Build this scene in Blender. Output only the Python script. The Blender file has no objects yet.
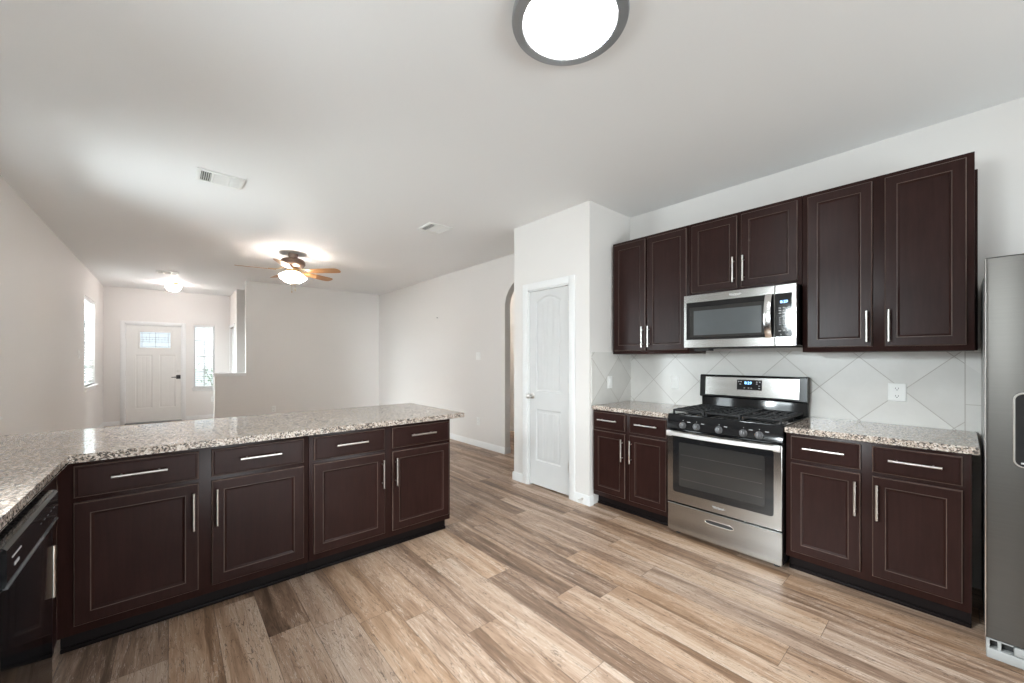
import bpy, bmesh, math, random
from mathutils import Vector, Matrix

random.seed(7)
scene = bpy.context.scene
R = math.radians

# ------------------------------------------------------------------ camera
cam_data = bpy.data.cameras.new('camera')
cam = bpy.data.objects.new('camera', cam_data)
scene.collection.objects.link(cam)
cam.location = (0, 0, 1.338)
cam.rotation_euler = (R(90), 0, R(-40.995))
cam_data.sensor_width = 36
cam_data.lens = 392.0 / 1024 * 36
cam_data.shift_y = 17.3 / 1024
cam_data.clip_start = 0.02
scene.camera = cam

# ------------------------------------------------------------------ world, daylight, exposure
world = bpy.data.worlds.new('sky')
scene.world = world
world.use_nodes = True
bg = world.node_tree.nodes['Background']
bg.inputs[0].default_value = (0.93, 0.97, 1.0, 1)
bg.inputs[1].default_value = 0.72


def area(name, loc, rot, sx, sy, power, col=(1, 1, 1)):
    l = bpy.data.lights.new(name, 'AREA')
    l.shape = 'RECTANGLE'
    l.size, l.size_y, l.energy, l.color = sx, sy, power, col
    o = bpy.data.objects.new(name, l)
    o.location, o.rotation_euler = loc, rot
    scene.collection.objects.link(o)
    return o


# daylight for an unseen, added patio door behind the camera and the window over the sink
area('patio_fill', (1.3, -3.42, 1.1), (R(90), 0, 0), 2.2, 1.9, 112, (0.94, 0.97, 1.0))
area('sink_daylight', (-1.25, 1.25, 1.65), (R(90), 0, R(-90)), 1.2, 1.0, 22, (0.92, 0.96, 1.0))


def sky_area(name, loc, target, sx, sy, power, col):
    d = Vector(target) - Vector(loc)
    area(name, loc, d.to_track_quat('-Z', 'Y').to_euler(), sx, sy, power, col)


# skylight falling slantwise through the entry windows and an unseen, added living room window
sky_area('living_fill', (-2.4, 2.3, 2.7), (2.0, 7.4, 0.9), 2.2, 1.6, 800, (0.93, 0.965, 1.0))
sky_area('sink_skylight', (-2.3, 1.2, 3.0), (1.0, 1.6, 0.4), 2.2, 1.6, 330, (0.93, 0.965, 1.0))
sky_area('side_daylight', (-2.3, 9.4, 2.9), (0.8, 9.2, 0.6), 2.0, 1.6, 700, (0.93, 0.965, 1.0))
sky_area('entry_daylight', (0.2, 12.7, 3.6), (0.4, 10.0, 0.6), 2.4, 1.6, 380, (0.93, 0.965, 1.0))

area('living_window_fill', (-1.25, 4.20, 1.62), (R(90), 0, R(-90)), 1.1, 1.4, 44, (0.93, 0.965, 1.0))  # lamp at the added living room window, lifting walls and ceiling
hl = bpy.data.lights.new('hallway_fill', 'POINT')  # unseen point light added to brighten the hallway beyond the arch
hl.energy, hl.shadow_soft_size, hl.color = 26, 0.12, (1.0, 0.93, 0.83)
hlo = bpy.data.objects.new('hallway_fill', hl)
hlo.location = (4.25, 6.6, 2.5)
scene.collection.objects.link(hlo)

scene.view_settings.view_transform = 'Standard'
scene.view_settings.look = 'None'
scene.view_settings.exposure = 0.80
scene.view_settings.gamma = 1.0
scene.view_settings.use_curve_mapping = False


# ------------------------------------------------------------------ mesh helpers
class MB:
    """collects shapes into one mesh"""

    def __init__(self):
        self.bm = bmesh.new()

    def box(self, x0, x1, y0, y1, z0, z1, bev=0.0, seg=2):
        r = bmesh.ops.create_cube(self.bm, size=1.0)
        vs = r['verts']
        sx, sy, sz = abs(x1 - x0), abs(y1 - y0), abs(z1 - z0)
        c = Vector(((x0 + x1) / 2, (y0 + y1) / 2, (z0 + z1) / 2))
        for v in vs:
            v.co = Vector((v.co.x * sx, v.co.y * sy, v.co.z * sz)) + c
        if bev > 0:
            es = list({e for v in vs for e in v.link_edges})
            bmesh.ops.bevel(self.bm, geom=es, offset=bev, segments=seg, affect='EDGES', profile=0.5)
        return self

    def ring(self, pts):
        return [self.bm.verts.new(p) for p in pts]

    def loft(self, rings, closed=True, cap0=True, cap1=True):
        rs = [self.ring(r) for r in rings]
        n = len(rs[0])
        for a, b in zip(rs, rs[1:]):
            for i in range(n if closed else n - 1):
                j = (i + 1) % n
                self.bm.faces.new((a[i], a[j], b[j], b[i]))
        if cap0:
            self.bm.faces.new(list(reversed(rs[0])))
        if cap1:
            self.bm.faces.new(rs[-1])
        return self

    def prism(self, poly, axis, a, b):
        """poly: 2-D outline in the two axes that are not `axis` (in x,y,z order)"""
        def P(p, t):
            q = list(p)
            q.insert('xyz'.index(axis), t)
            return q
        return self.loft([[P(p, a) for p in poly], [P(p, b) for p in poly]])

    def nested(self, x0, x1, z0, z1, loops):
        """front-facing panel built of nested rectangles: (inset, y)"""
        rings = []
        for ins, y in loops:
            rings.append([(x0 + ins, y, z0 + ins), (x1 - ins, y, z0 + ins),
                          (x1 - ins, y, z1 - ins), (x0 + ins, y, z1 - ins)])
        return self.loft(rings)

    def cyl(self, p0, p1, r0, r1=None, seg=16):
        r1 = r0 if r1 is None else r1
        p0, p1 = Vector(p0), Vector(p1)
        d = (p1 - p0).normalized()
        u = d.orthogonal().normalized()
        w = d.cross(u)
        mk = lambda p, r: [p + r * (math.cos(2 * math.pi * k / seg) * u + math.sin(2 * math.pi * k / seg) * w) for k in range(seg)]
        return self.loft([mk(p0, r0), mk(p1, r1)])

    def tube(self, pts, r, seg=10):
        pts = [Vector(p) for p in pts]
        rings = []
        d0 = (pts[1] - pts[0]).normalized()
        u = d0.orthogonal().normalized()
        for i, p in enumerate(pts):
            a = pts[max(i - 1, 0)]
            b = pts[min(i + 1, len(pts) - 1)]
            d = (b - a).normalized()
            u = (u - d * u.dot(d)).normalized()
            w = d.cross(u)
            rr = r[i] if isinstance(r, (list, tuple)) else r
            rings.append([p + rr * (math.cos(2 * math.pi * k / seg) * u + math.sin(2 * math.pi * k / seg) * w) for k in range(seg)])
        return self.loft(rings)

    def lathe(self, prof, c=(0, 0, 0), seg=40, axis='z', cap=True):
        rings = []
        for r, h in prof:
            ring = []
            for k in range(seg):
                a = 2 * math.pi * k / seg
                if axis == 'z':
                    ring.append((c[0] + r * math.cos(a), c[1] + r * math.sin(a), c[2] + h))
                elif axis == 'y':
                    ring.append((c[0] + r * math.cos(a), c[1] + h, c[2] + r * math.sin(a)))
                else:
                    ring.append((c[0] + h, c[1] + r * math.cos(a), c[2] + r * math.sin(a)))
            rings.append(ring)
        return self.loft(rings, cap0=cap, cap1=cap)

    def build(self, name, mat, parent=None, smooth=True):
        bmesh.ops.recalc_face_normals(self.bm, faces=self.bm.faces)
        me = bpy.data.meshes.new(name)
        self.bm.to_mesh(me)
        self.bm.free()
        if smooth:
            for p in me.polygons:
                p.use_smooth = True
            me.set_sharp_from_angle(angle=R(32))
        me.materials.append(mat)
        o = bpy.data.objects.new(name, me)
        scene.collection.objects.link(o)
        if parent:
            o.parent = parent
        return o


def thing(name, label, cat, loc=(0, 0, 0), rz=0, group=None):
    o = bpy.data.objects.new(name, None)
    o.empty_display_size = 0.1
    scene.collection.objects.link(o)
    o.location = loc
    o.rotation_euler = (0, 0, R(rz))
    o['label'] = label
    o['category'] = cat
    if group:
        o['group'] = group
    return o


def tag(o, label, cat, group=None):
    o['label'] = label
    o['category'] = cat
    if group:
        o['group'] = group
    return o


def struct(name, mb, mat, parent=None):
    o = mb.build(name, mat, parent)
    if not parent:
        o['kind'] = 'structure'
    return o


def struct_empty(name, loc, rz=0):
    o = bpy.data.objects.new(name, None)
    scene.collection.objects.link(o)
    o.location = loc
    o.rotation_euler = (0, 0, R(rz))
    o['kind'] = 'structure'
    return o


def text(name, body, size, x, y, z, mat, parent, align='CENTER', depth=0.0006, sx=1.0):
    cu = bpy.data.curves.new(name, 'FONT')
    cu.body, cu.size, cu.align_x, cu.align_y, cu.extrude = body, size, align, 'CENTER', depth
    o = bpy.data.objects.new(name, cu)
    scene.collection.objects.link(o)
    dg = bpy.context.evaluated_depsgraph_get()
    me = bpy.data.meshes.new_from_object(o.evaluated_get(dg))
    bpy.data.objects.remove(o)
    bpy.data.curves.remove(cu)
    me.transform(Matrix.Translation((x, y, z)) @ Matrix.Rotation(R(90), 4, 'X') @ Matrix.Diagonal((sx, 1, 1, 1)))
    me.materials.clear()
    me.materials.append(mat)
    me.name = name
    t = bpy.data.objects.new(name, me)
    scene.collection.objects.link(t)
    t.parent = parent
    return t


# ------------------------------------------------------------------ materials
class NT:
    def __init__(self, name):
        self.m = bpy.data.materials.new(name)
        self.m.use_nodes = True
        self.t = self.m.node_tree
        self.b = self.t.nodes['Principled BSDF']

    def n(self, typ, **kw):
        nd = self.t.nodes.new(typ)
        for k, v in kw.items():
            setattr(nd, k, v)
        return nd

    def put(self, sock, v):
        if hasattr(v, 'is_linked') or isinstance(v, bpy.types.NodeSocket):
            self.t.links.new(v, sock)
        else:
            sock.default_value = v

    def math(self, op, a, b=0.0, c=None):
        nd = self.n('ShaderNodeMath', operation=op)
        self.put(nd.inputs[0], a)
        self.put(nd.inputs[1], b)
        if c is not None:
            self.put(nd.inputs[2], c)
        return nd.outputs[0]

    def obj(self):
        return self.n('ShaderNodeTexCoord').outputs['Object']

    def xyz(self, v):
        s = self.n('ShaderNodeSeparateXYZ')
        self.put(s.inputs[0], v)
        return s.outputs

    def vec(self, x, y, z):
        c = self.n('ShaderNodeCombineXYZ')
        for i, q in enumerate((x, y, z)):
            self.put(c.inputs[i], q)
        return c.outputs[0]

    def scale(self, v, s):
        nd = self.n('ShaderNodeMapping')
        self.put(nd.inputs[0], v)
        nd.inputs['Scale'].default_value = s
        return nd.outputs[0]

    def noise(self, v, scale, detail=4, rough=0.5, dist=0.0):
        nd = self.n('ShaderNodeTexNoise')
        self.put(nd.inputs['Vector'], v)
        nd.inputs['Scale'].default_value = scale
        nd.inputs['Detail'].default_value = detail
        nd.inputs['Roughness'].default_value = rough
        nd.inputs['Distortion'].default_value = dist
        return nd.outputs[0]

    def ramp(self, f, stops, interp='LINEAR'):
        nd = self.n('ShaderNodeValToRGB')
        nd.color_ramp.interpolation = interp
        el = nd.color_ramp.elements
        while len(el) < len(stops):
            el.new(0.5)
        for e, (p, c) in zip(el, stops):
            e.position = p
            e.color = (*c, 1)
        self.put(nd.inputs[0], f)
        return nd.outputs[0]

    def mix(self, f, a, b, blend='MIX'):
        nd = self.n('ShaderNodeMix', data_type='RGBA', blend_type=blend)
        self.put(nd.inputs[0], f)
        self.put(nd.inputs[6], a if not isinstance(a, tuple) else (*a, 1))
        self.put(nd.inputs[7], b if not isinstance(b, tuple) else (*b, 1))
        return nd.outputs[2]

    def bump(self, h, strength=0.2, dist=0.002):
        nd = self.n('ShaderNodeBump')
        nd.inputs['Strength'].default_value = strength
        nd.inputs['Distance'].default_value = dist
        self.put(nd.inputs['Height'], h)
        self.t.links.new(nd.outputs[0], self.b.inputs['Normal'])

    def set(self, **kw):
        for k, v in kw.items():
            s = self.b.inputs[k.replace('_', ' ')]
            if isinstance(v, tuple) and len(v) == 3:
                v = (*v, 1)
            self.put(s, v)
        return self.m


def plain(name, col, rough=0.5, metal=0.0, var=0.04, **kw):
    t = NT(name)
    nz = t.noise(t.obj(), 9.0, 3)
    dark = tuple(c * (1 - var) for c in col)
    lite = tuple(min(1, c * (1 + var)) for c in col)
    return t.set(Base_Color=t.ramp(nz, [(0.3, dark), (0.7, lite)]), Roughness=rough, Metallic=metal, **kw)


def emit(name, col, strength):
    t = NT(name)
    return t.set(Base_Color=(0.9, 0.9, 0.9), Emission_Color=col, Emission_Strength=strength, Roughness=0.4)


def paint(name, col, bump=0.12):
    t = NT(name)
    v = t.obj()
    t.bump(t.noise(v, 130, 3, 0.6), bump, 0.0015)
    nz = t.noise(v, 0.8, 2)
    return t.set(Base_Color=t.ramp(nz, [(0.3, tuple(c * 0.985 for c in col)), (0.7, col)]), Roughness=0.62)


def mat_floor():
    t = NT('vinyl_planks')
    s = t.xyz(t.obj())
    W, L = 0.182, 1.22
    u = t.math('DIVIDE', t.math('ADD', s[0], 20.03), W)
    row = t.math('FLOOR', u)
    w1 = t.n('ShaderNodeTexWhiteNoise', noise_dimensions='1D')
    t.put(w1.inputs['W'], row)
    yy = t.math('ADD', t.math('DIVIDE', t.math('ADD', s[1], 20.0), L), t.math('MULTIPLY', w1.outputs[0], 7.0))
    col = t.math('FLOOR', yy)
    w2 = t.n('ShaderNodeTexWhiteNoise', noise_dimensions='3D')
    t.put(w2.inputs['Vector'], t.vec(row, col, 3.3))
    rnd = w2.outputs[0]
    rc = t.xyz(w2.outputs[1])
    fx = t.math('FRACT', u)
    fy = t.math('FRACT', yy)
    ex = t.math('MULTIPLY', t.math('MINIMUM', fx, t.math('SUBTRACT', 1.0, fx)), W)
    ey = t.math('MULTIPLY', t.math('MINIMUM', fy, t.math('SUBTRACT', 1.0, fy)), L)
    edge = t.math('MINIMUM', ex, ey)
    seam = t.math('LESS_THAN', edge, 0.0011)
    off = t.math('MULTIPLY', rnd, 37.0)
    broad = t.noise(t.vec(t.math('MULTIPLY', s[0], 11.0), t.math('ADD', t.math('MULTIPLY', s[1], 0.95), off), off), 1.0, 5, 0.62, 1.4)
    streak = t.noise(t.vec(t.math('MULTIPLY', s[0], 30.0), t.math('ADD', t.math('MULTIPLY', s[1], 2.3), off), off), 1.0, 6, 0.72, 2.4)
    fine = t.noise(t.vec(t.math('MULTIPLY', s[0], 170.0), t.math('MULTIPLY', s[1], 7.0), off), 1.0, 3, 0.6, 0.4)
    g = t.math('ADD', t.math('MULTIPLY', broad, 0.95), t.math('MULTIPLY', streak, 0.55))
    g = t.math('ADD', g, t.math('MULTIPLY', fine, 0.18))
    g = t.math('ADD', g, t.math('MULTIPLY', t.math('SUBTRACT', rnd, 0.5), 0.30))
    w3 = t.n('ShaderNodeTexWhiteNoise', noise_dimensions='3D')
    wob = t.math('MULTIPLY', t.math('SUBTRACT', t.noise(t.vec(t.math('MULTIPLY', s[0], 3.0), t.math('ADD', t.math('MULTIPLY', s[1], 1.3), off), off), 1.0, 3), 0.5), 1.6)
    t.put(w3.inputs['Vector'], t.vec(t.math('FLOOR', t.math('ADD', t.math('MULTIPLY', fx, 2.6), wob)), t.math('ADD', col, 0.5), t.math('MULTIPLY', row, 1.7)))
    g = t.math('ADD', g, t.math('MULTIPLY', t.math('SUBTRACT', w3.outputs[0], 0.5), 0.25))
    g = t.math('SUBTRACT', g, 0.36)
    tan = t.ramp(g, FLOOR_TAN)
    grey = t.ramp(g, FLOOR_GREY)
    c = t.mix(t.math('MULTIPLY', t.math('SMOOTH_MIN', rc[1], 1.0, 0.1), 0.62), tan, grey)
    # dark cracks along the grain
    ck = t.noise(t.vec(t.math('MULTIPLY', s[0], 26.0), t.math('ADD', t.math('MULTIPLY', s[1], 2.4), off), t.math('ADD', off, 9.0)), 1.0, 3, 0.55, 2.0)
    crack = t.math('LESS_THAN', t.math('ABSOLUTE', t.math('SUBTRACT', ck, 0.5)), 0.009)
    c = t.mix(t.math('MULTIPLY', crack, 0.72), c, (0.10, 0.062, 0.042))
    lt = t.noise(t.vec(t.math('MULTIPLY', s[0], 36.0), t.math('ADD', t.math('MULTIPLY', s[1], 2.0), off), t.math('ADD', off, 21.0)), 1.0, 3, 0.6, 2.6)
    pale = t.math('MULTIPLY', t.math('LESS_THAN', t.math('ABSOLUTE', t.math('SUBTRACT', lt, 0.52)), 0.012), t.math('GREATER_THAN', broad, 0.5))
    c = t.mix(t.math('MULTIPLY', pale, 0.42), c, (0.78, 0.69, 0.60))
    c = t.mix(t.math('MULTIPLY', seam, 0.75), c, (0.06, 0.04, 0.03))
    t.bump(t.math('SUBTRACT', t.math('ADD', streak, t.math('MULTIPLY', fine, 0.6)), t.math('MULTIPLY', seam, 2.0)), 0.16, 0.0016)
    return t.set(Base_Color=c, Roughness=t.math('ADD', 0.34, t.math('MULTIPLY', fine, 0.16)))


FLOOR_TAN = [(0.12, (0.105, 0.058, 0.035)), (0.36, (0.275, 0.162, 0.096)), (0.55, (0.450, 0.290, 0.188)), (0.82, (0.58, 0.43, 0.32))]
FLOOR_GREY = [(0.12, (0.115, 0.076, 0.057)), (0.36, (0.27, 0.190, 0.147)), (0.55, (0.43, 0.325, 0.26)), (0.82, (0.57, 0.465, 0.39))]


def mat_granite():
    t = NT('speckled_granite')
    v = t.obj()
    vo = t.n('ShaderNodeTexVoronoi')
    t.put(vo.inputs['Vector'], t.scale(v, (1, 1, 1)))
    vo.inputs['Scale'].default_value = 150
    cell = t.xyz(vo.outputs['Color'])[0]
    big = t.noise(v, 34, 3, 0.6)
    k = t.math('ADD', t.math('MULTIPLY', cell, 0.72), t.math('MULTIPLY', t.math('SUBTRACT', big, 0.36), 1.0))
    c = t.ramp(k, [(0.0, (0.012, 0.011, 0.011)), (0.27, (0.11, 0.08, 0.062)), (0.36, (0.32, 0.255, 0.21)),
                   (0.47, (0.52, 0.42, 0.345)), (0.70, (0.75, 0.685, 0.62)), (0.90, (0.22, 0.17, 0.14))], 'CONSTANT')
    f = t.noise(v, 420, 2)
    c = t.mix(0.18, c, t.ramp(f, [(0.3, (0.06, 0.05, 0.045)), (0.6, (0.78, 0.69, 0.62))]))
    return t.set(Base_Color=c, Roughness=0.09, IOR=1.52)


def mat_tile(axis):
    t = NT('stone_tile_' + axis)
    s = t.xyz(t.obj())
    D = 0.43
    h = t.math('SUBTRACT', s[1], 0.035) if axis == 'right' else t.math('SUBTRACT', s[0], 3.535 - 0.215)
    b = t.math('SUBTRACT', s[2], 1.352)
    p = t.math('DIVIDE', t.math('ADD', t.math('ADD', h, b), 40 * D), D)
    q = t.math('DIVIDE', t.math('ADD', t.math('SUBTRACT', h, b), 40 * D), D)

    def line(x, period, w):
        f = t.math('FRACT', x)
        return t.math('LESS_THAN', t.math('MULTIPLY', t.math('MINIMUM', f, t.math('SUBTRACT', 1.0, f)), period), w)
    g = t.math('MAXIMUM', line(p, D, 0.0031), line(q, D, 0.0031))
    idp, idq = t.math('FLOOR', p), t.math('FLOOR', q)
    if axis == 'right':
        border = t.math('LESS_THAN', s[1], -0.008)
        zb = t.math('DIVIDE', t.math('ADD', t.math('SUBTRACT', s[2], 1.068), 3.05), 0.305)
        gb = line(zb, 0.305, 0.002)
        g = t.math('ADD', t.math('MULTIPLY', border, gb), t.math('MULTIPLY', t.math('SUBTRACT', 1.0, border), g))
        g = t.math('MAXIMUM', g, t.math('LESS_THAN', t.math('ABSOLUTE', t.math('ADD', s[1], 0.008)), 0.0022))
    w = t.n('ShaderNodeTexWhiteNoise', noise_dimensions='3D')
    t.put(w.inputs['Vector'], t.vec(idp, idq, 1.7))
    mott = t.noise(t.obj(), 7, 4, 0.6)
    k = t.math('ADD', t.math('MULTIPLY', w.outputs[0], 0.35), t.math('MULTIPLY', mott, 0.65))
    c = t.ramp(k, [(0.2, (0.61, 0.595, 0.565)), (0.75, (0.71, 0.695, 0.665))])
    c = t.mix(g, c, (0.42, 0.39, 0.355))
    t.bump(t.math('SUBTRACT', 1.0, g), 0.5, 0.0012)
    return t.set(Base_Color=c, Roughness=t.math('ADD', 0.24, t.math('MULTIPLY', g, 0.4)))


def mat_cabinet():
    t = NT('espresso_wood')
    v = t.obj()
    gr = t.noise(t.scale(v, (60, 60, 5)), 1.0, 4, 0.6, 0.4)
    bl = t.noise(v, 4, 2)
    c = t.ramp(t.math('ADD', t.math('MULTIPLY', gr, 0.6), t.math('MULTIPLY', bl, 0.4)),
               [(0.3, (0.019, 0.0075, 0.0062)), (0.7, (0.031, 0.0125, 0.0105))])
    t.bump(gr, 0.05, 0.001)
    return t.set(Base_Color=c, Roughness=t.math('ADD', 0.24, t.math('MULTIPLY', bl, 0.14)), IOR=1.45, Specular_IOR_Level=0.19)


def mat_steel(name, col, rough, stretch):
    t = NT(name)
    br = t.noise(t.scale(t.obj(), stretch), 1.0, 3, 0.6)
    c = t.ramp(br, [(0.25, tuple(x * 0.94 for x in col)), (0.75, tuple(min(1, x * 1.05) for x in col))])
    return t.set(Base_Color=c, Metallic=1.0, Roughness=t.math('ADD', rough - 0.05, t.math('MULTIPLY', br, 0.1)))


def mat_glass(name, tint, gloss=0.05):
    m = bpy.data.materials.new(name)
    m.use_nodes = True
    nt = m.node_tree
    nt.nodes.remove(nt.nodes['Principled BSDF'])
    tr = nt.nodes.new('ShaderNodeBsdfTransparent')
    tr.inputs[0].default_value = (*tint, 1)
    gl = nt.nodes.new('ShaderNodeBsdfGlossy')
    gl.inputs['Roughness'].default_value = gloss
    fr = nt.nodes.new('ShaderNodeFresnel')
    fr.inputs[0].default_value = 1.35
    mx = nt.nodes.new('ShaderNodeMixShader')
    nt.links.new(fr.outputs[0], mx.inputs[0])
    nt.links.new(tr.outputs[0], mx.inputs[1])
    nt.links.new(gl.outputs[0], mx.inputs[2])
    nt.links.new(mx.outputs[0], nt.nodes['Material Output'].inputs[0])
    return m


M = {}
M['wall'] = paint('greige_wall_paint', (0.765, 0.74, 0.715))
M['ceil'] = paint('ceiling_paint', (0.85, 0.85, 0.845), 0.3)
M['trim'] = plain('white_trim_paint', (0.81, 0.81, 0.805), 0.45, Specular_IOR_Level=0.2, var=0.01)
M['doorw'] = plain('white_door_paint', (0.65, 0.65, 0.645), 0.5, Specular_IOR_Level=0.15, var=0.01)
M['entry'] = plain('entry_door_paint', (0.79, 0.775, 0.75), 0.4, var=0.01)
M['floor'] = mat_floor()
M['granite'] = mat_granite()
M['tile_r'] = mat_tile('right')
M['tile_s'] = mat_tile('side')
M['cab'] = mat_cabinet()
M['toe'] = plain('dark_toe_kick', (0.008, 0.005, 0.005), 0.5, Specular_IOR_Level=0.15)
M['nickel'] = plain('brushed_nickel', (0.72, 0.70, 0.67), 0.28, 1.0)
M['steel'] = mat_steel('stainless_steel', (0.36, 0.352, 0.338), 0.20, (3, 3, 160))
M['steel_d'] = mat_steel('fridge_steel', (0.098, 0.092, 0.085), 0.40, (3, 3, 160))
M['chrome'] = plain('bright_steel', (0.80, 0.80, 0.79), 0.18, 1.0)
M['black'] = plain('black_enamel', (0.007, 0.007, 0.008), 0.10, Specular_IOR_Level=0.35)
M['iron'] = plain('cast_iron', (0.016, 0.016, 0.017), 0.5, Specular_IOR_Level=0.3)
M['bglass'] = plain('black_glass', (0.012, 0.012, 0.013), 0.06)
M['ovenglass'] = plain('oven_window_glass', (0.030, 0.029, 0.028), 0.10)
M['mwglass'] = plain('microwave_window_glass', (0.085, 0.095, 0.10), 0.16)
M['grey_plastic'] = plain('grey_plastic', (0.33, 0.335, 0.33), 0.4)
M['knob'] = plain('knob_metal', (0.13, 0.13, 0.135), 0.35, 0.3)
M['white_plastic'] = plain('white_plastic', (0.84, 0.84, 0.82), 0.35, var=0.01)
M['slot'] = plain('dark_slot', (0.03, 0.03, 0.03), 0.6)
M['bronze'] = plain('aged_bronze', (0.16, 0.11, 0.085), 0.38, 0.9)
M['brass'] = plain('antique_brass', (0.55, 0.40, 0.22), 0.3, 1.0)
M['blade'] = plain('oak_blade', (0.42, 0.20, 0.075), 0.38, var=0.15)
M['lamp_rim'] = plain('lamp_rim_grey', (0.33, 0.34, 0.35), 0.35, 0.5)
M['led'] = emit('led_diffuser', (0.98, 0.985, 1.0, 1), 21.0)
M['bulb'] = emit('lamp_bulb', (1.0, 0.90, 0.86, 1), 110.0)
M['dome'] = emit('lit_dome_glass', (1.0, 0.88, 0.84, 1), 34.0)
M['blue'] = emit('blue_display', (0.10, 0.45, 1.0, 1), 2.5)
M['legend'] = plain('printed_legend', (0.55, 0.55, 0.55), 0.5)
def mat_shade():
    m = emit('frosted_lit_shade', (1.0, 0.94, 0.86, 1), 21.0)
    nt = m.node_tree
    b = nt.nodes['Principled BSDF']
    tr = nt.nodes.new('ShaderNodeBsdfTransparent')
    mx = nt.nodes.new('ShaderNodeMixShader')
    mx.inputs[0].default_value = 0.6
    nt.links.new(tr.outputs[0], mx.inputs[1])
    nt.links.new(b.outputs[0], mx.inputs[2])
    nt.links.new(mx.outputs[0], nt.nodes['Material Output'].inputs[0])
    return m


M['shade_glass'] = mat_shade()
M['plate_pale'] = plain('pale_metal_plate', (0.55, 0.53, 0.50), 0.35, 0.4)
M['satin'] = plain('satin_steel', (0.80, 0.79, 0.77), 0.45, 0.85)
M['edge_shine'] = plain('espresso_edge_highlight', (0.105, 0.068, 0.054), 0.35, var=0.3)  # paler edge colour standing in for highlights on the cabinet mouldings
M['rack'] = plain('oven_rack_behind_glass', (0.055, 0.053, 0.05), 0.3)
M['glass'] = mat_glass('window_glass', (0.95, 0.98, 0.98))
M['textglass'] = mat_glass('textured_door_glass', (0.9, 0.94, 0.96), 0.2)
M['lead'] = plain('lead_came', (0.25, 0.27, 0.29), 0.4, 0.6)
M['muntin'] = plain('window_vinyl', (0.50, 0.53, 0.55), 0.4)
M['slat'] = plain('blind_slat', (0.83, 0.84, 0.84), 0.45, var=0.01)
M['leaf'] = plain('shrub_leaf', (0.10, 0.17, 0.09), 0.5, var=0.4)
M['bark'] = plain('shrub_bark', (0.10, 0.075, 0.055), 0.8)
M['lawn'] = plain('lawn', (0.16, 0.20, 0.12), 0.9, var=0.3)
M['porch'] = plain('porch_concrete', (0.45, 0.44, 0.42), 0.8)

# ------------------------------------------------------------------ dimensions
XR, XL = 3.543, -1.011           # right and left wall faces
YF, YB, YLIV = 11.104, -3.2, 8.657
ZC = 2.779
T = 0.13


# ------------------------------------------------------------------ room shell
def wall_x(name, xf, xb, y0, y1, holes=(), z1=ZC, mat='wall'):
    """wall whose faces are at x = xf and x = xb; holes (y0, y1, z0, z1)"""
    mb = MB()
    a, b = min(xf, xb), max(xf, xb)
    cur = y0
    for h in sorted(holes):
        if h[0] > cur:
            mb.box(a, b, cur, h[0], 0, z1)
        if h[2] > 0:
            mb.box(a, b, h[0], h[1], 0, h[2])
        if h[3] < z1:
            mb.box(a, b, h[0], h[1], h[3], z1)
        cur = h[1]
    if cur < y1:
        mb.box(a, b, cur, y1, 0, z1)
    return struct(name, mb, M[mat])


def wall_y(name, yf, yb, x0, x1, holes=(), z1=ZC, mat='wall'):
    mb = MB()
    a, b = min(yf, yb), max(yf, yb)
    cur = x0
    for h in sorted(holes):
        if h[0] > cur:
            mb.box(cur, h[0], a, b, 0, z1)
        if h[2] > 0:
            mb.box(h[0], h[1], a, b, 0, h[2])
        if h[3] < z1:
            mb.box(h[0], h[1], a, b, h[3], z1)
        cur = h[1]
    if cur < x1:
        mb.box(cur, x1, a, b, 0, z1)
    return struct(name, mb, M[mat])


struct('floor', MB().box(XL - T, 5.1, YB - T, YF + T, -0.1, 0.0), M['floor'])
struct('ceiling', MB().box(XL - T, 5.1, YB - T, YF + T, ZC, ZC + 0.1), M['ceil'])
wall_x('wall_left', XL, XL - T, YB - T, YF + T, [(0.65, 1.85, 1.15, 2.15), (3.65, 4.75, 0.90, 2.33), (8.88, 9.98, 0.90, 2.33)])
wall_y('wall_front', YF, YF + T, XL, 5.1, [(-0.712, 0.175, 0.0, 2.045), (0.372, 0.742, 0.70, 2.085)])
wall_y('wall_back', YB, YB - T, XL, 5.1, [(0.2, 2.4, 0.0, 2.08)])
# right wall with the arched opening into the hallway
mb = MB()
mb.box(XR, XR + 0.095, YB, 3.32, 0, ZC)
mb.box(XR, XR + 0.095, 4.227, 9.87, 0, ZC)
arc = []
for k in range(25):
    a = math.pi * k / 24
    arc.append((3.7735 - 0.4535 * math.cos(a), 2.07 + 0.385 * math.sin(a)))
mb.prism(arc + [(4.227, ZC), (3.32, ZC)], 'x', XR, XR + 0.095)
struct('wall_right', mb, M['wall'])
wall_x('wall_hallway', 4.77, 4.9, YB, YF)
wall_y('wall_living', YLIV, YLIV + 0.12, 1.038, XR)
struct('wall_half', MB().box(0.575, 1.038, YLIV, YLIV + 0.12, 0, 1.05), M['wall'])
wall_x('wall_closet', 1.02, 1.02 + 0.12, 9.87, YF, [(10.17, 10.95, 0.0, 2.03)])
wall_y('wall_passage', 9.87, 9.99, 1.14, XR + T)
mb = MB()
mb.box(2.873, 2.973, 2.231, 2.465, 0, ZC)
mb.box(2.873, 2.973, 3.045, 3.27, 0, ZC)
mb.box(2.873, 2.973, 2.465, 3.045, 2.06, ZC)
mb.box(2.973, XR, 2.231, 2.331, 0, ZC)
mb.box(2.973, XR, 3.17, 3.27, 0, ZC)
struct('wall_pantry', mb, M['wall'])

# backsplash tiles
struct('wall_tile_right', MB().box(XR - 0.008, XR, -0.075, 2.231, 0.912, 1.40), M['tile_r'])
struct('wall_tile_side', MB().box(2.90, XR - 0.008, 2.223, 2.231, 0.912, 1.40), M['tile_s'])

# baseboards and the half-wall cap
BBH = 0.088


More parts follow.
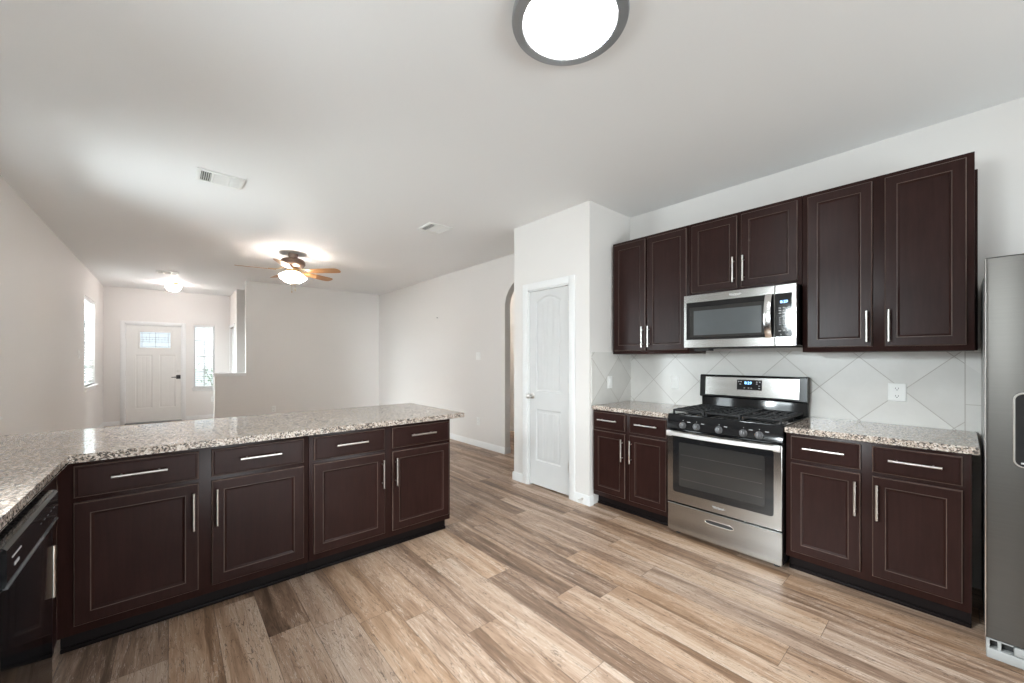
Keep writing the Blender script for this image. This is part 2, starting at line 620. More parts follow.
def base_y(name, x, side, y0, y1):
    """baseboard on a wall whose face is x; side = -1 when the room is on the -x side"""
    mb = MB()
    pr = [(x, 0), (x + side * 0.014, 0), (x + side * 0.014, BBH - 0.016), (x + side * 0.006, BBH), (x, BBH)]
    mb.prism([(p[0], p[1]) for p in pr], 'y', y0, y1)
    return struct(name, mb, M['trim'])


def base_x(name, y, side, x0, x1):
    mb = MB()
    pr = [(y, 0), (y + side * 0.014, 0), (y + side * 0.014, BBH - 0.016), (y + side * 0.006, BBH), (y, BBH)]
    mb.prism(pr, 'x', x0, x1)
    return struct(name, mb, M['trim'])


base_y('baseboard_right', XR, -1, 4.227 - 0.012, YLIV)
base_x('baseboard_arch', 4.227, -1, XR - 0.012, XR + 0.095)
base_y('baseboard_left', XL, 1, 3.62, YF)
base_x('baseboard_front', YF, -1, XL, -0.775)
base_x('baseboard_entry', YF, -1, 0.234, 1.02)
base_x('baseboard_living', YLIV, -1, 0.575, XR)
base_y('baseboard_hallway', 4.77, -1, 2.0, 8.0)
base_y('baseboard_pantry', 2.873, -1, 3.11, 3.284)
base_y('baseboard_corner', 2.873, -1, 2.219, 2.398)
base_x('baseboard_return', 2.231, -1, 2.8595, 2.917)
struct('trim_1', MB().box(0.555, 1.045, YLIV - 0.02, YLIV + 0.14, 1.05, 1.085, 0.006)
       .box(0.565, 1.038, YLIV - 0.012, YLIV, 1.025, 1.05, 0.004), M['trim'])


# ------------------------------------------------------------------ doors and windows of the shell
def casing(mb, x0, x1, z1, w=0.064, th=0.016, z0=0.0, y=0.0):
    """door casing outside an opening, in front of y = 0"""
    for a, b in ((x0 - w, x0), (x1, x1 + w)):
        mb.box(a, b, y - th, y, z0, z1 + w, 0.005)
    mb.box(x0, x1, y - th, y, z1, z1 + w, 0.005)


def panel_outline(x0, x1, z0, z1, rise, ins):
    pts = [(x0 + ins, z0 + ins), (x1 - ins, z0 + ins)]
    n = 13 if rise else 2
    for k in range(n):
        t = k / (n - 1)
        pts.append(((x1 - ins) + (x0 - x1 + 2 * ins) * t, z1 - ins - rise + rise * math.sin(math.pi * t)))
    return pts


def sunk_panel(mb, x0, x1, z0, z1, rise, y, planks):
    """moulded sunken panel whose opening sits in a door face at y"""
    rings = []
    for ins, yy in ((0, y), (0.012, y + 0.010), (0.020, y + 0.010), (0.032, y + 0.005), (0.033, y + 0.005)):
        rings.append([(p[0], yy, p[1]) for p in panel_outline(x0, x1, z0, z1, rise, ins)])
    mb.loft(rings, cap0=False, cap1=True)
    w = (x1 - x0 - 0.066) / planks
    for k in range(planks):
        a = x0 + 0.033 + k * w
        t = (a + w / 2 - x0) / (x1 - x0)
        edge = min(math.sin(math.pi * (a + 0.004 - x0) / (x1 - x0)), math.sin(math.pi * (a + w - 0.004 - x0) / (x1 - x0)))
        top = z1 - 0.036 - rise + rise * edge * 0.97
        mb.box(a + 0.003, a + w - 0.003, y + 0.0015, y + 0.006, z0 + 0.036, top, 0.0018, 1)


def door_face(mb, xa, xb, za, zb, panels, y, back):
    """door leaf: stiles and rails around panels (x0, x1, z0, z1, rise); panels share the stile lines per row"""
    mb.box(xa, xb, y + 0.011, back, za, zb)
    rows = {}
    for p in panels:
        rows.setdefault((p[2], p[3]), []).append(p)
    cur = za
    for (z0, z1), ps in sorted(rows.items()):
        mb.box(xa, xb, y, y + 0.011, cur, z0)
        x = xa
        for p in sorted(ps):
            mb.box(x, p[0], y, y + 0.011, z0, z1)
            if p[4]:
                arc = panel_outline(p[0], p[1], z0, z1, p[4], 0.0)[2:]
                mb.prism([(p[0], z1), (p[1], z1)] + [(q[0], q[1] + 0.0) for q in arc], 'y', y, y + 0.011)
            x = p[1]
        mb.box(x, xb, y, y + 0.011, z0, z1)
        cur = z1
    mb.box(xa, xb, y, y + 0.011, cur, zb)
    for p in panels:
        sunk_panel(mb, *p, y, 3 if p[1] - p[0] < 0.3 else 4)


# front door (door_1), local frame facing -y
d1 = struct_empty('door_1', (-0.2685, YF, 0))
hw = 0.4435
mb = MB()
casing(mb, -hw, hw, 2.045, 0.064)
for a, b in ((-hw, -hw + 0.012), (hw - 0.012, hw)):
    mb.box(a, b, 0, T, 0, 2.045)
mb.box(-hw, hw, 0, T, 2.033, 2.045)
struct('casing', mb, M['trim'], d1)
gx0, gx1, gz0, gz1 = -0.222, 0.262, 1.565, 1.90
mb = MB()
a0, a1 = -hw + 0.015, hw - 0.015
door_face(mb, a0, a1, 0.03, gz0, [(-0.29, -0.03, 0.31, 1.42, 0.0), (0.075, 0.335, 0.31, 1.42, 0.0)], 0.03, 0.075)
mb.box(a0, a1, 0.03, 0.075, gz1, 2.028)
mb.box(a0, gx0, 0.03, 0.075, gz0, gz1)
mb.box(gx1, a1, 0.03, 0.075, gz0, gz1)
struct('door_leaf', mb, M['entry'], d1)
mb = MB()
for a, b, c, d in ((gx0 - 0.02, gx0 + 0.008, gz0 - 0.02, gz1 + 0.02), (gx1 - 0.008, gx1 + 0.02, gz0 - 0.02, gz1 + 0.02),
                   (gx0, gx1, gz0 - 0.02, gz0 + 0.008), (gx0, gx1, gz1 - 0.008, gz1 + 0.02)):
    mb.box(a, b, 0.022, 0.031, c, d, 0.003)
struct('lite_frame', mb, M['entry'], d1)
struct('door_glass', MB().box(gx0, gx1, 0.048, 0.054, gz0, gz1), M['textglass'], d1)
mb = MB()
for fx in (0.07, 0.5, 0.93):
    x = gx0 + (gx1 - gx0) * fx
    mb.box(x - 0.003, x + 0.003, 0.044, 0.058, gz0, gz1)
for fz in (0.1, 0.38, 0.52, 0.66, 0.9):
    z = gz0 + (gz1 - gz0) * fz
    mb.box(gx0, gx1, 0.044, 0.058, z - 0.003, z + 0.003)
for k in range(9):
    x = gx0 + 0.05 + k * 0.048
    mb.box(x, x + 0.004, 0.044, 0.058, gz0 + 0.11 + 0.05 * (k % 2), gz0 + 0.20 + 0.05 * (k % 3))
struct('leaded_pattern', mb, M['lead'], d1)
mb = MB().lathe([(0.0, 0), (0.031, 0), (0.031, -0.008), (0.026, -0.014), (0.0, -0.014)], (0.385, 0.03, 1.075), 24, 'y', False)
mb.box(0.379, 0.391, 0.0, 0.018, 1.058, 1.092, 0.003)
struct('deadbolt', mb, M['nickel'], d1)
mb = MB().box(0.348, 0.42, 0.008, 0.031, 0.905, 0.99, 0.01)
mb.cyl((0.385, 0.01, 0.945), (0.385, -0.03, 0.945), 0.012)
mb.tube([(0.385, -0.028, 0.945), (0.34, -0.03, 0.945), (0.27, -0.026, 0.943)], [0.011, 0.010, 0.008])
struct('lever_handle', mb, M['slot'], d1)
for z in (0.27, 1.05, 1.80):
    mb = MB().cyl((-hw + 0.01, 0.012, z - 0.05), (-hw + 0.01, 0.012, z + 0.05), 0.009)
    struct('hinge', mb, M['nickel'], d1)
struct('threshold', MB().box(-hw, hw, -0.02, T, 0, 0.026, 0.006), M['grey_plastic'], d1)

# pantry door (door_2): local frame facing -y, turned to face -x; local x = -world y
d2 = struct_empty('door_2', (2.873, 2.755, 0), -90)
hw = 0.29
mb = MB()
casing(mb, -hw, hw, 2.06, 0.072)
for a, b in ((-hw, -hw + 0.012), (hw - 0.012, hw)):
    mb.box(a, b, 0, 0.1, 0, 2.06)
mb.box(-hw, hw, 0, 0.1, 2.048, 2.06)
struct('casing', mb, M['trim'], d2)
mb = MB()
door_face(mb, -hw + 0.014, hw - 0.014, 0.022, 2.045, [(-0.18, 0.165, 0.275, 0.815, 0.0), (-0.18, 0.165, 0.995, 1.985, 0.055)], 0.012, 0.047)
struct('door_leaf', mb, M['doorw'], d2)
mb = MB().lathe([(0.0, 0), (0.032, 0), (0.032, -0.006), (0.014, -0.012), (0.012, -0.034), (0.022, -0.042),
                 (0.029, -0.056), (0.027, -0.068), (0.016, -0.075), (0.0, -0.077)], (-0.232, 0.012, 0.946), 28, 'y', False)
struct('door_knob', mb, M['nickel'], d2)
for z in (0.29, 1.06, 1.85):
    mb = MB().cyl((hw - 0.012, 0.004, z - 0.045), (hw - 0.012, 0.004, z + 0.045), 0.007)
    mb.box(hw - 0.03, hw - 0.012, 0.008, 0.0125, z - 0.045, z + 0.045)
    struct('hinge', mb, M['nickel'], d2)

# closet door in the entry (door_3), facing -x
d3 = struct_empty('door_3', (1.02, 10.56, 0), -90)
mb = MB()
casing(mb, -0.39, 0.39, 2.03, 0.064)
struct('casing', mb, M['trim'], d3)
mb = MB()
door_face(mb, -0.378, 0.378, 0.02, 2.02, [(-0.24, 0.24, 0.27, 0.81, 0.0), (-0.24, 0.24, 0.99, 1.92, 0.055)], 0.02, 0.055)
struct('door_leaf', mb, M['doorw'], d3)


def window(name, loc, rz, w, h, cols, rows, sill=True, wall=T):
    """opening w x h; loc is the bottom centre of the opening on the room face"""
    e = struct_empty(name, loc, rz)
    mb = MB()
    f = 0.03
    mb.box(-w / 2, -w / 2 + f, 0.07, 0.115, 0, h, 0.003)
    mb.box(w / 2 - f, w / 2, 0.07, 0.115, 0, h, 0.003)
    mb.box(-w / 2 + f, w / 2 - f, 0.07, 0.115, 0, f, 0.003)
    mb.box(-w / 2 + f, w / 2 - f, 0.07, 0.115, h - f, h, 0.003)
    struct('window_frame', mb, M['trim'], e)
    struct('window_glass', MB().box(-w / 2 + f, w / 2 - f, 0.095, 0.099, f, h - f), M['glass'], e)
    mb = MB()
    for k in range(1, cols):
        x = -w / 2 + w * k / cols
        mb.box(x - 0.008, x + 0.008, 0.088, 0.106, f, h - f)
    for k in range(1, rows):
        z = h * k / rows
        mb.box(-w / 2 + f, w / 2 - f, 0.088, 0.106, z - 0.008, z + 0.008)
    struct('muntins', mb, M['muntin'], e)
    if sill:
        mb = MB().box(-w / 2 - 0.035, w / 2 + 0.035, -0.045, 0.07, -0.022, 0.0, 0.006)
        mb.box(-w / 2 - 0.02, w / 2 + 0.02, -0.014, 0.0, -0.075, -0.022, 0.004)
        struct('window_sill', mb, M['trim'], e)
    return e


window('window_1', (0.557, YF, 0.70), 0, 0.37, 1.385, 2, 4)
window('window_2', (XL, 9.43, 0.90), 90, 1.10, 1.43, 3, 4)
window('window_3', (XL, 1.25, 1.15), 90, 1.20, 1.0, 2, 2)
window('window_4', (XL, 4.20, 0.90), 90, 1.10, 1.43, 2, 4)  # unseen window, added to let daylight into the living room
# unseen sliding patio door behind the camera, added to bring in daylight
pd = struct_empty('door_4', (1.3, YB, 0), 180)
mb = MB()
for a, b in ((-1.1, -1.04), (1.04, 1.1), (-0.04, 0.04)):
    mb.box(a, b, 0.03, 0.11, 0, 2.08, 0.004)
mb.box(-1.1, 1.1, 0.03, 0.11, 2.0, 2.08, 0.004)
mb.box(-1.1, 1.1, 0.03, 0.11, 0.0, 0.07, 0.004)
struct('door_frame', mb, M['trim'], pd)
struct('door_glass', MB().box(-1.04, 1.04, 0.066, 0.072, 0.07, 2.0), M['glass'], pd)
struct('pull_handle', MB().box(-0.02, 0.0, -0.01, 0.03, 0.9, 1.15, 0.005), M['white_plastic'], pd)


def blind(label, loc, rz, w, h, tilt, pitch=0.042):
    b = thing('window_blind', label, 'window blind', loc, rz, 'window blinds by the entry')
    MB().box(-w / 2, w / 2, 0.01, 0.06, h - 0.045, h, 0.004).build('head_rail', M['slat'], b)
    mb = MB()
    z = h - 0.075
    c, s = 0.023 * math.cos(R(tilt)), 0.023 * math.sin(R(tilt))
    while z > 0.06:
        rings = []
        for x in (-w / 2 + 0.004, w / 2 - 0.004):
            rings.append([(x, 0.035 - c, z - s), (x, 0.035, z + 0.003), (x, 0.035 + c, z + s), (x, 0.035, z + 0.0005)])
        mb.loft(rings)
        z -= pitch
    mb.build('slats', M['slat'], b)
    MB().box(-w / 2 + 0.004, w / 2 - 0.004, 0.018, 0.052, 0.008, 0.03, 0.004).build('bottom_rail', M['slat'], b)
    for x in (-w / 2 + 0.07, w / 2 - 0.07):
        MB().cyl((x, 0.035, 0.02), (x, 0.035, h - 0.03), 0.0012, seg=6).build('cord', M['slat'], b)
    return b


blind('white slatted blind in the narrow window beside the front door', (0.557, YF, 0.70), 0, 0.355, 1.385, 4)
blind('white slatted blind in the tall window on the left wall', (XL, 9.43, 0.90), 90, 1.085, 1.43, 20)


# ------------------------------------------------------------------ cabinets
def bar_pull(parent, p, vertical, length, y):
    mb = MB()
    x, z = p
    h = length / 2
    yo = y - 0.032
    if vertical:
        mb.cyl((x, yo, z - h), (x, yo, z + h), 0.0062, seg=12)
        for s in (-1, 1):
            mb.cyl((x, yo, z + s * h * 0.68), (x, y + 0.001, z + s * h * 0.68), 0.0045, seg=8)
    else:
        mb.cyl((x - h, yo, z), (x + h, yo, z), 0.0062, seg=12)
        for s in (-1, 1):
            mb.cyl((x + s * h * 0.68, yo, z), (x + s * h * 0.68, y + 0.001, z), 0.0045, seg=8)
    mb.build('handle', M['nickel'], parent)


DOOR = [(0.0, 0.0), (0.0, -0.015), (0.004, -0.019), (0.050, -0.019), (0.0515, -0.0165), (0.0545, -0.0165), (0.064, -0.0085)]
DRAWER = [(0.0, 0.0), (0.0, -0.013), (0.004, -0.016), (0.010, -0.016), (0.013, -0.019)]


def edge_highlight(o, rings):
    """paler colour that paints highlights along the moulded edges of a front"""
    o.data.materials.append(M['edge_shine'])
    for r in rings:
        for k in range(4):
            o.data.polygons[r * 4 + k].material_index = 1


def cab_door(parent, x0, x1, z0, z1, pull_side, pull_z, pull_len=0.19):
    d = MB().nested(x0, x1, z0, z1, DOOR).build('door', M['cab'], parent)
    edge_highlight(d, (1, 4))
    px = (x0 + 0.021) if pull_side < 0 else (x1 - 0.021)
    bar_pull(d, (px, pull_z), True, pull_len, -0.019)
    return d


def cab_drawer(parent, x0, x1, z0, z1, pull_len=0.195):
    d = MB().nested(x0, x1, z0, z1, DRAWER).build('drawer', M['cab'], parent)
    edge_highlight(d, (1,))
    bar_pull(d, ((x0 + x1) / 2, (z0 + z1) / 2 + 0.008), False, pull_len, -0.019)
    return d


def base_cabinet(label, loc, rz, x0, x1, fronts, depth=0.6, drawers=True, toe_l=0.0, toe_r=0.0, group=None):
    """local frame: front face at y = 0; fronts = (x0, x1, pull side)"""
    c = thing('base_cabinet', label, 'kitchen cabinet', loc, rz, group or 'espresso base cabinets')
    MB().box(x0, x1, 0.0, depth, 0.10, 0.878, 0.002).build('body', M['cab'], c)
    mb = MB().box(x0 + toe_l, x1 - toe_r, 0.075, depth - 0.02, 0.0, 0.10)
    mb.box(x0 + toe_l, x1 - toe_r, 0.062, 0.075, 0.0, 0.02, 0.004)
    mb.build('toe_kick', M['toe'], c)
    for a, b, s in fronts:
        if drawers:
            cab_drawer(c, a, b, 0.715, 0.858)
            cab_door(c, a, b, 0.143, 0.693, s, 0.557)
        else:
            cab_door(c, a, b, 0.143, 0.858, s, 0.557)
    return c


XF = 2.928                        # face of the right base cabinets
# local x = -world y when turned -90
base_cabinet('espresso base cabinet with two drawers between range and refrigerator', (XF, 0, 0), -90, -0.732, 0.028,
             [(-0.704, -0.377, 1), (-0.328, -0.001, -1)], depth=XR - XF - 0.03)
base_cabinet('espresso base cabinet between the white pantry wall and the range', (XF, 0, 0), -90, -2.227, -1.5,
             [(-2.216, -1.886, 1), (-1.845, -1.518, -1)], depth=XR - XF - 0.03)
YP = 2.613                        # face of the peninsula cabinets
base_cabinet('espresso peninsula cabinet at the corner end, nearer the dishwasher', (0, YP, 0), 0, -0.380, 0.629,
             [(-0.329, 0.107, 1), (0.161, 0.602, -1)])
base_cabinet('espresso peninsula cabinet at the open end, farther from the dishwasher', (0, YP, 0), 0, 0.631, 1.632,
             [(0.657, 1.105, 1), (1.158, 1.615, -1)])
XA = -0.378                       # face of the run along the left wall
base_cabinet('narrow espresso corner cabinet with one tall pull beside the dishwasher', (XA, 0, 0), 90, 2.168, 2.60,
             [(2.172, 2.42, -1)], depth=XA - XL - 0.03, drawers=False)
base_cabinet('espresso base cabinet beside the dishwasher, on the side away from the peninsula', (XA, 0, 0), 90, 0.6, 1.565,
             [(0.62, 1.07, 1), (1.095, 1.545, -1)], depth=XA - XL - 0.03)


def upper_cabinet(label, x0, x1, z0, z1, fronts, dz0, dz1, side_strip=False):
    c = thing('wall_cabinet', label, 'kitchen cabinet', (3.218, 0, 0), -90, 'wall cabinets over the range side')
    D = XR - 3.218
    MB().box(x0, x1, 0.0, D, z0, z1, 0.002).build('body', M['cab'], c)
    for a, b, s in fronts:
        tall = (dz1 - dz0) > 0.8
        cab_door(c, a, b, dz0, dz1, s, dz0 + 0.122 if tall else dz0 + 0.135, 0.187)
    if side_strip:
        MB().box(x1, x1 + 0.015, D - 0.03, D, z0 + 0.005, z1 - 0.005, 0.003).build('wall_side_strip', M['cab'], c)  # narrow strip in cabinet colour where the cabinet end meets the wall
    return c


upper_cabinet('two door espresso wall cabinet next to the pantry wall', -2.215, -1.479, 1.382, 2.440,
              [(-2.195, -1.866, 1), (-1.847, -1.494, -1)], 1.412, 2.414)
upper_cabinet('short two door espresso wall cabinet above the microwave', -1.477, -0.713, 1.842, 2.440,
              [(-1.452, -1.112, 1), (-1.085, -0.736, -1)], 1.872, 2.414)
upper_cabinet('tall two door espresso wall cabinet nearest the refrigerator', -0.711, 0.041, 1.382, 2.440,
              [(-0.681, -0.361, 1), (-0.306, 0.013, -1)], 1.412, 2.414, side_strip=True)


# ------------------------------------------------------------------ countertops
def slab(poly, z0, z1, bev=0.004):
    mb = MB().prism(poly, 'z', z0, z1)
    es = [e for e in mb.bm.edges if abs(e.verts[0].co.z - e.verts[1].co.z) < 1e-6]
    bmesh.ops.bevel(mb.bm, geom=es, offset=bev, segments=2, affect='EDGES')
    return mb


tag(slab([(XL, 0.6), (-0.343, 0.6), (-0.343, 2.574), (1.742, 2.574), (1.742, 3.49), (XL, 3.49)], 0.878, 0.914)
    .build('countertop', M['granite']), 'speckled granite countertop of the L-shaped peninsula', 'countertop', 'granite countertops')
tag(slab([(2.897, -0.052), (XR - 0.009, -0.052), (XR - 0.009, 0.732), (2.897, 0.732)], 0.878, 0.914)
    .build('countertop', M['granite']), 'speckled granite countertop between range and refrigerator', 'countertop', 'granite countertops')
tag(slab([(2.897, 1.5), (XR - 0.009, 1.5), (XR - 0.009, 2.222), (2.897, 2.222)], 0.878, 0.914)
    .build('countertop', M['granite']), 'speckled granite countertop between the pantry wall and the range', 'countertop', 'granite countertops')


# ------------------------------------------------------------------ gas range (local: x right, front towards -y)
rg = thing('gas_range', 'stainless steel and black gas range under the microwave', 'stove', (2.92, 1.116, 0), -90)
hw = 0.376
mb = MB().box(-hw, hw, 0.0, 0.60, 0.035, 0.905, 0.004)
mb.build('body', M['black'], rg)
for x in (-hw + 0.05, hw - 0.05):
    for y in (0.04, 0.55):
        MB().lathe([(0.0, 0), (0.018, 0), (0.018, 0.012), (0.010, 0.016), (0.010, 0.04), (0.0, 0.04)], (x, y, 0), 14, cap=False).build('foot', M['slot'], rg)
# storage drawer
mb = MB().nested(-hw + 0.002, hw - 0.002, 0.036, 0.245, [(0, 0.0), (0, -0.036), (0.004, -0.040)])
dr = mb.build('drawer', M['steel'], rg)
pts = []
mb = MB()
for k in range(24):
    a = 2 * math.pi * k / 24
    pts.append((0.098 * (1 if math.cos(a) > 0 else -1) * abs(math.cos(a)) ** 0.35, 0.018 * math.sin(a) + 0.18))
mb.loft([[(p[0], -0.0395, p[1]) for p in pts], [(p[0], -0.0425, p[1]) for p in pts],
         [(p[0] * 0.95, -0.0425, 0.18 + (p[1] - 0.18) * 0.72) for p in pts], [(p[0] * 0.93, -0.0402, 0.18 + (p[1] - 0.18) * 0.6) for p in pts]])
hd = mb.build('recessed_handle', M['chrome'], dr)
MB().loft([[(p[0] * 0.93, -0.0400, 0.18 + (p[1] - 0.18) * 0.62) for p in pts], [(p[0] * 0.92, -0.0412, 0.181 + (p[1] - 0.18) * 0.55) for p in pts]]).build('grip_recess', M['slot'], hd)
# oven door: steel frame around a dark window
mb = MB()
z0, z1 = 0.257, 0.795
wx0, wx1, wz0, wz1 = -0.330, 0.330, 0.336, 0.757


def rounded(x0, x1, z0, z1, r, n=6):
    pts = []
    for cx, cz, a0 in ((x1 - r, z1 - r, 0), (x0 + r, z1 - r, 90), (x0 + r, z0 + r, 180), (x1 - r, z0 + r, 270)):
        for k in range(n + 1):
            a = R(a0 + 90 * k / n)
            pts.append((cx + r * math.cos(a), cz + r * math.sin(a)))
    return pts


def rrect(mb, x0, x1, z0, z1, r, y0, y1, bev=0.0):
    o = rounded(x0, x1, z0, z1, r)
    rings = [[(p[0], y0, p[1]) for p in o], [(p[0], y1 + bev, p[1]) for p in o]]
    if bev:
        i = rounded(x0 + bev, x1 - bev, z0 + bev, z1 - bev, max(r - bev, 0.001))
        rings.append([(p[0], y1, p[1]) for p in i])
    return mb.loft(rings)


def rframe(mb, x0, x1, z0, z1, r, fx0, fx1, fz0, fz1, fr, y0, y1, bev=0.003):
    """rounded frame with a rounded window hole"""
    o = rounded(x0, x1, z0, z1, r)
    o2 = rounded(x0 + bev, x1 - bev, z0 + bev, z1 - bev, max(r - bev, 0.001))
    i2 = rounded(fx0, fx1, fz0, fz1, fr)
    P = lambda q, y: [(p[0], y, p[1]) for p in q]
    rings = [P(i2, y0), P(o, y0), P(o, y1 + bev), P(o2, y1), P(i2, y1), P(i2, y0)]
    return mb.loft(rings, cap0=False, cap1=False)


rframe(mb, -hw + 0.002, hw - 0.002, z0, z1, 0.006, wx0, wx1, wz0, wz1, 0.02, 0.0, -0.043)
od = mb.build('oven_door', M['steel'], rg)
rrect(MB(), wx0 - 0.004, wx1 + 0.004, wz0 - 0.004, wz1 + 0.004, 0.02, -0.004, -0.041).build('door_glass', M['bglass'], od)
rrect(MB(), wx0 + 0.045, wx1 - 0.05, wz0 + 0.05, wz1 - 0.045, 0.012, -0.036, -0.0418).build('oven_window', M['ovenglass'], od)
mb = MB()
for z in (0.44, 0.53, 0.62):
    mb.box(wx0 + 0.06, wx1 - 0.065, -0.0424, -0.0416, z, z + 0.0022)
mb.build('oven_rack_lines', M['rack'], od)
# bowed handle
rings = []
n = 20
for k in range(n + 1):
    t = -1 + 2 * k / n
    x = t * (hw - 0.012)
    y = -0.060 - 0.030 * (1 - t * t)
    zc = 0.778 + 0.0 * t
    rings.append([(x, y - 0.007, zc - 0.016), (x, y - 0.010, zc - 0.013), (x, y - 0.0095, zc + 0.011), (x, y - 0.005, zc + 0.015), (x, y + 0.006, zc + 0.015), (x, y + 0.006, zc - 0.016)])
mb = MB().loft(rings)
for s in (-1, 1):
    mb.box(s * (hw - 0.045), s * (hw - 0.004), -0.068, -0.042, 0.755, 0.796, 0.004)
mb.build('oven_handle', M['satin'], od)
text('logo', 'Whirlpool', 0.018, -0.005, -0.0434, 0.297, M['legend'], od)
mb = MB()
ov = [(0.046 * math.cos(2 * math.pi * k / 32) - 0.005, 0.011 * math.sin(2 * math.pi * k / 32) + 0.299) for k in range(20, 33)]
mb.tube([(p[0], -0.0436, p[1]) for p in ov], 0.0007, 6)
mb.build('logo_swoosh', M['legend'], od)
# slanted control panel with five knobs
mb = MB().prism([(-0.030, 0.805), (-0.040, 0.812), (-0.028, 0.892), (-0.012, 0.912), (0.12, 0.912), (0.12, 0.805)], 'x', -hw, hw)
cp = mb.build('control_panel', M['black'], rg)
tilt = 0.012 / 0.08
for x in (-0.257, -0.157, -0.002, 0.153, 0.247):
    k = MB()
    k.lathe([(0.0, 0), (0.025, 0), (0.0255, -0.006), (0.019, -0.010), (0.0175, -0.026), (0.012, -0.029), (0.0, -0.0295)], (0, 0, 0), 24, 'y', False)
    k.box(-0.0055, 0.0055, -0.036, -0.020, -0.020, 0.020, 0.003)
    ko = k.build('knob', M['knob'], cp)
    ko.location = (x, -0.0355, 0.841)
    ko.rotation_euler = (R(-8), 0, 0)
    MB().box(x - 0.002, x + 0.002, -0.0318, -0.0300, 0.875, 0.880).build('printed_mark', M['legend'], cp)
    MB().box(x + 0.032, x + 0.054, -0.0330, -0.0312, 0.866, 0.870).build('printed_mark', M['legend'], cp)
# cooktop, burners, grates
ck = MB().box(-hw - 0.003, hw + 0.003, -0.012, 0.585, 0.903, 0.918, 0.004)
ct = ck.build('cooktop', M['black'], rg)
for (x, y, r) in ((-0.25, 0.14, 0.038), (0.25, 0.14, 0.046), (-0.25, 0.42, 0.032), (0.25, 0.42, 0.036), (0.0, 0.28, 0.042)):
    mb = MB().lathe([(0.0, 0), (r + 0.012, 0), (r + 0.010, 0.008), (r, 0.010), (r, 0.016), (r - 0.008, 0.021), (0.0, 0.021)], (x, y, 0.918), 24, cap=False)
    mb.build('burner', M['iron'], ct)
for gx in (-0.243, 0.0, 0.243):
    g = MB()
    w, y0, y1, zt = 0.117, 0.022, 0.520, 0.950
    b = 0.0065
    for yy in (y0, y1):
        g.box(gx - w, gx + w, yy - b, yy + b, zt - 0.014, zt, 0.003)
    for xx in (gx - w + b, gx + w - b):
        g.box(xx - b, xx + b, y0, y1, zt - 0.014, zt, 0.003)
    for f in (-0.45, 0.0, 0.45):
        g.box(gx + f * w - b * 0.8, gx + f * w + b * 0.8, y0, y1, zt - 0.012, zt, 0.003)
    for yy in (0.10, 0.18, 0.271, 0.36, 0.44):
        g.box(gx - w, gx + w, yy - b * 0.8, yy + b * 0.8, zt - 0.012, zt, 0.003)
    for xx in (gx - w + b, gx + w - b):
        for yy in (y0, y1, 0.271):
            g.box(xx - b, xx + b, yy - b, yy + b, 0.917, zt - 0.008, 0.002)
    g.build('grate', M['iron'], ct)
# backguard
by = 0.535
mb = MB().box(-hw, hw, by + 0.035, 0.613, 0.60, 1.03, 0.004)
mb.prism([(by, 1.025), (by + 0.012, 1.195), (by + 0.022, 1.204), (by + 0.076, 1.204), (by + 0.076, 1.018), (by + 0.01, 1.018)], 'x', -hw - 0.003, hw + 0.003)
bgd = mb.build('backguard', M['black'], rg)
sl = 0.012 / 0.17


def on_bg(z, d):
    return by + (z - 1.025) * sl - d


mb = MB()
zz0, zz1 = 1.038, 1.186
mb.loft([[(-0.332, on_bg(zz0, -0.002), zz0), (0.332, on_bg(zz0, -0.002), zz0), (0.332, on_bg(zz1, -0.002), zz1), (-0.332, on_bg(zz1, -0.002), zz1)],
         [(-0.332, on_bg(zz0, 0.003), zz0), (0.332, on_bg(zz0, 0.003), zz0), (0.332, on_bg(zz1, 0.003), zz1), (-0.332, on_bg(zz1, 0.003), zz1)]])
mb.build('steel_fascia', M['steel'], bgd)
mb = MB()
zz0, zz1 = 1.090, 1.170
xa, xb = -0.085, 0.092
mb.loft([[(xa, on_bg(zz0, 0.002), zz0), (xb, on_bg(zz0, 0.002), zz0), (xb, on_bg(zz1, 0.002), zz1), (xa, on_bg(zz1, 0.002), zz1)],
         [(xa, on_bg(zz0, 0.006), zz0), (xb, on_bg(zz0, 0.006), zz0), (xb, on_bg(zz1, 0.006), zz1), (xa, on_bg(zz1, 0.006), zz1)]])
dp = mb.build('clock_panel', M['bglass'], bgd)
text('clock_digits', '8:29', 0.030, -0.004, on_bg(1.145, 0.0068), 1.145, M['blue'], dp)
for x, z in ((-0.072, 1.155), (-0.055, 1.155), (-0.06, 1.135), (-0.03, 1.106), (0.0, 1.106), (0.02, 1.106), (0.058, 1.155), (0.058, 1.14), (0.075, 1.125), (0.075, 1.106), (0.078, 1.155)):
    MB().box(x - 0.005, x + 0.005, on_bg(z, 0.0072), on_bg(z, 0.004), z - 0.0025, z + 0.0025).build('button', M['legend'], dp)

# ------------------------------------------------------------------ microwave
mw = thing('microwave', 'stainless over-the-range microwave hanging under the short cabinet', 'microwave', (3.125, 1.094, 0), -90)
x0, x1, z0, z1 = -0.376, 0.376, 1.424, 1.840
MB().box(x0 + 0.004, x1 - 0.004, 0.0, XR - 3.125 - 0.010, z0 + 0.006, z1, 0.003).build('body', M['black'], mw)
mb = MB()
rframe(mb, x0, 0.252, z0, z1, 0.004, x0 + 0.022, 0.249, z0 + 0.062, z1 - 0.060, 0.004, 0.0, -0.022)
dm = mb.build('door', M['steel'], mw)
rrect(MB(), x0 + 0.020, 0.251, z0 + 0.060, z1 - 0.058, 0.004, -0.004, -0.018).build('door_glass', M['bglass'], dm)
rrect(MB(), x0 + 0.046, 0.188, z0 + 0.082, z1 - 0.10, 0.006, -0.014, -0.0190).build('window_border', M['ovenglass'], dm)
rrect(MB(), x0 + 0.078, 0.172, z0 + 0.098, z1 - 0.128, 0.003, -0.014, -0.0196).build('window', M['mwglass'], dm)
rings = []
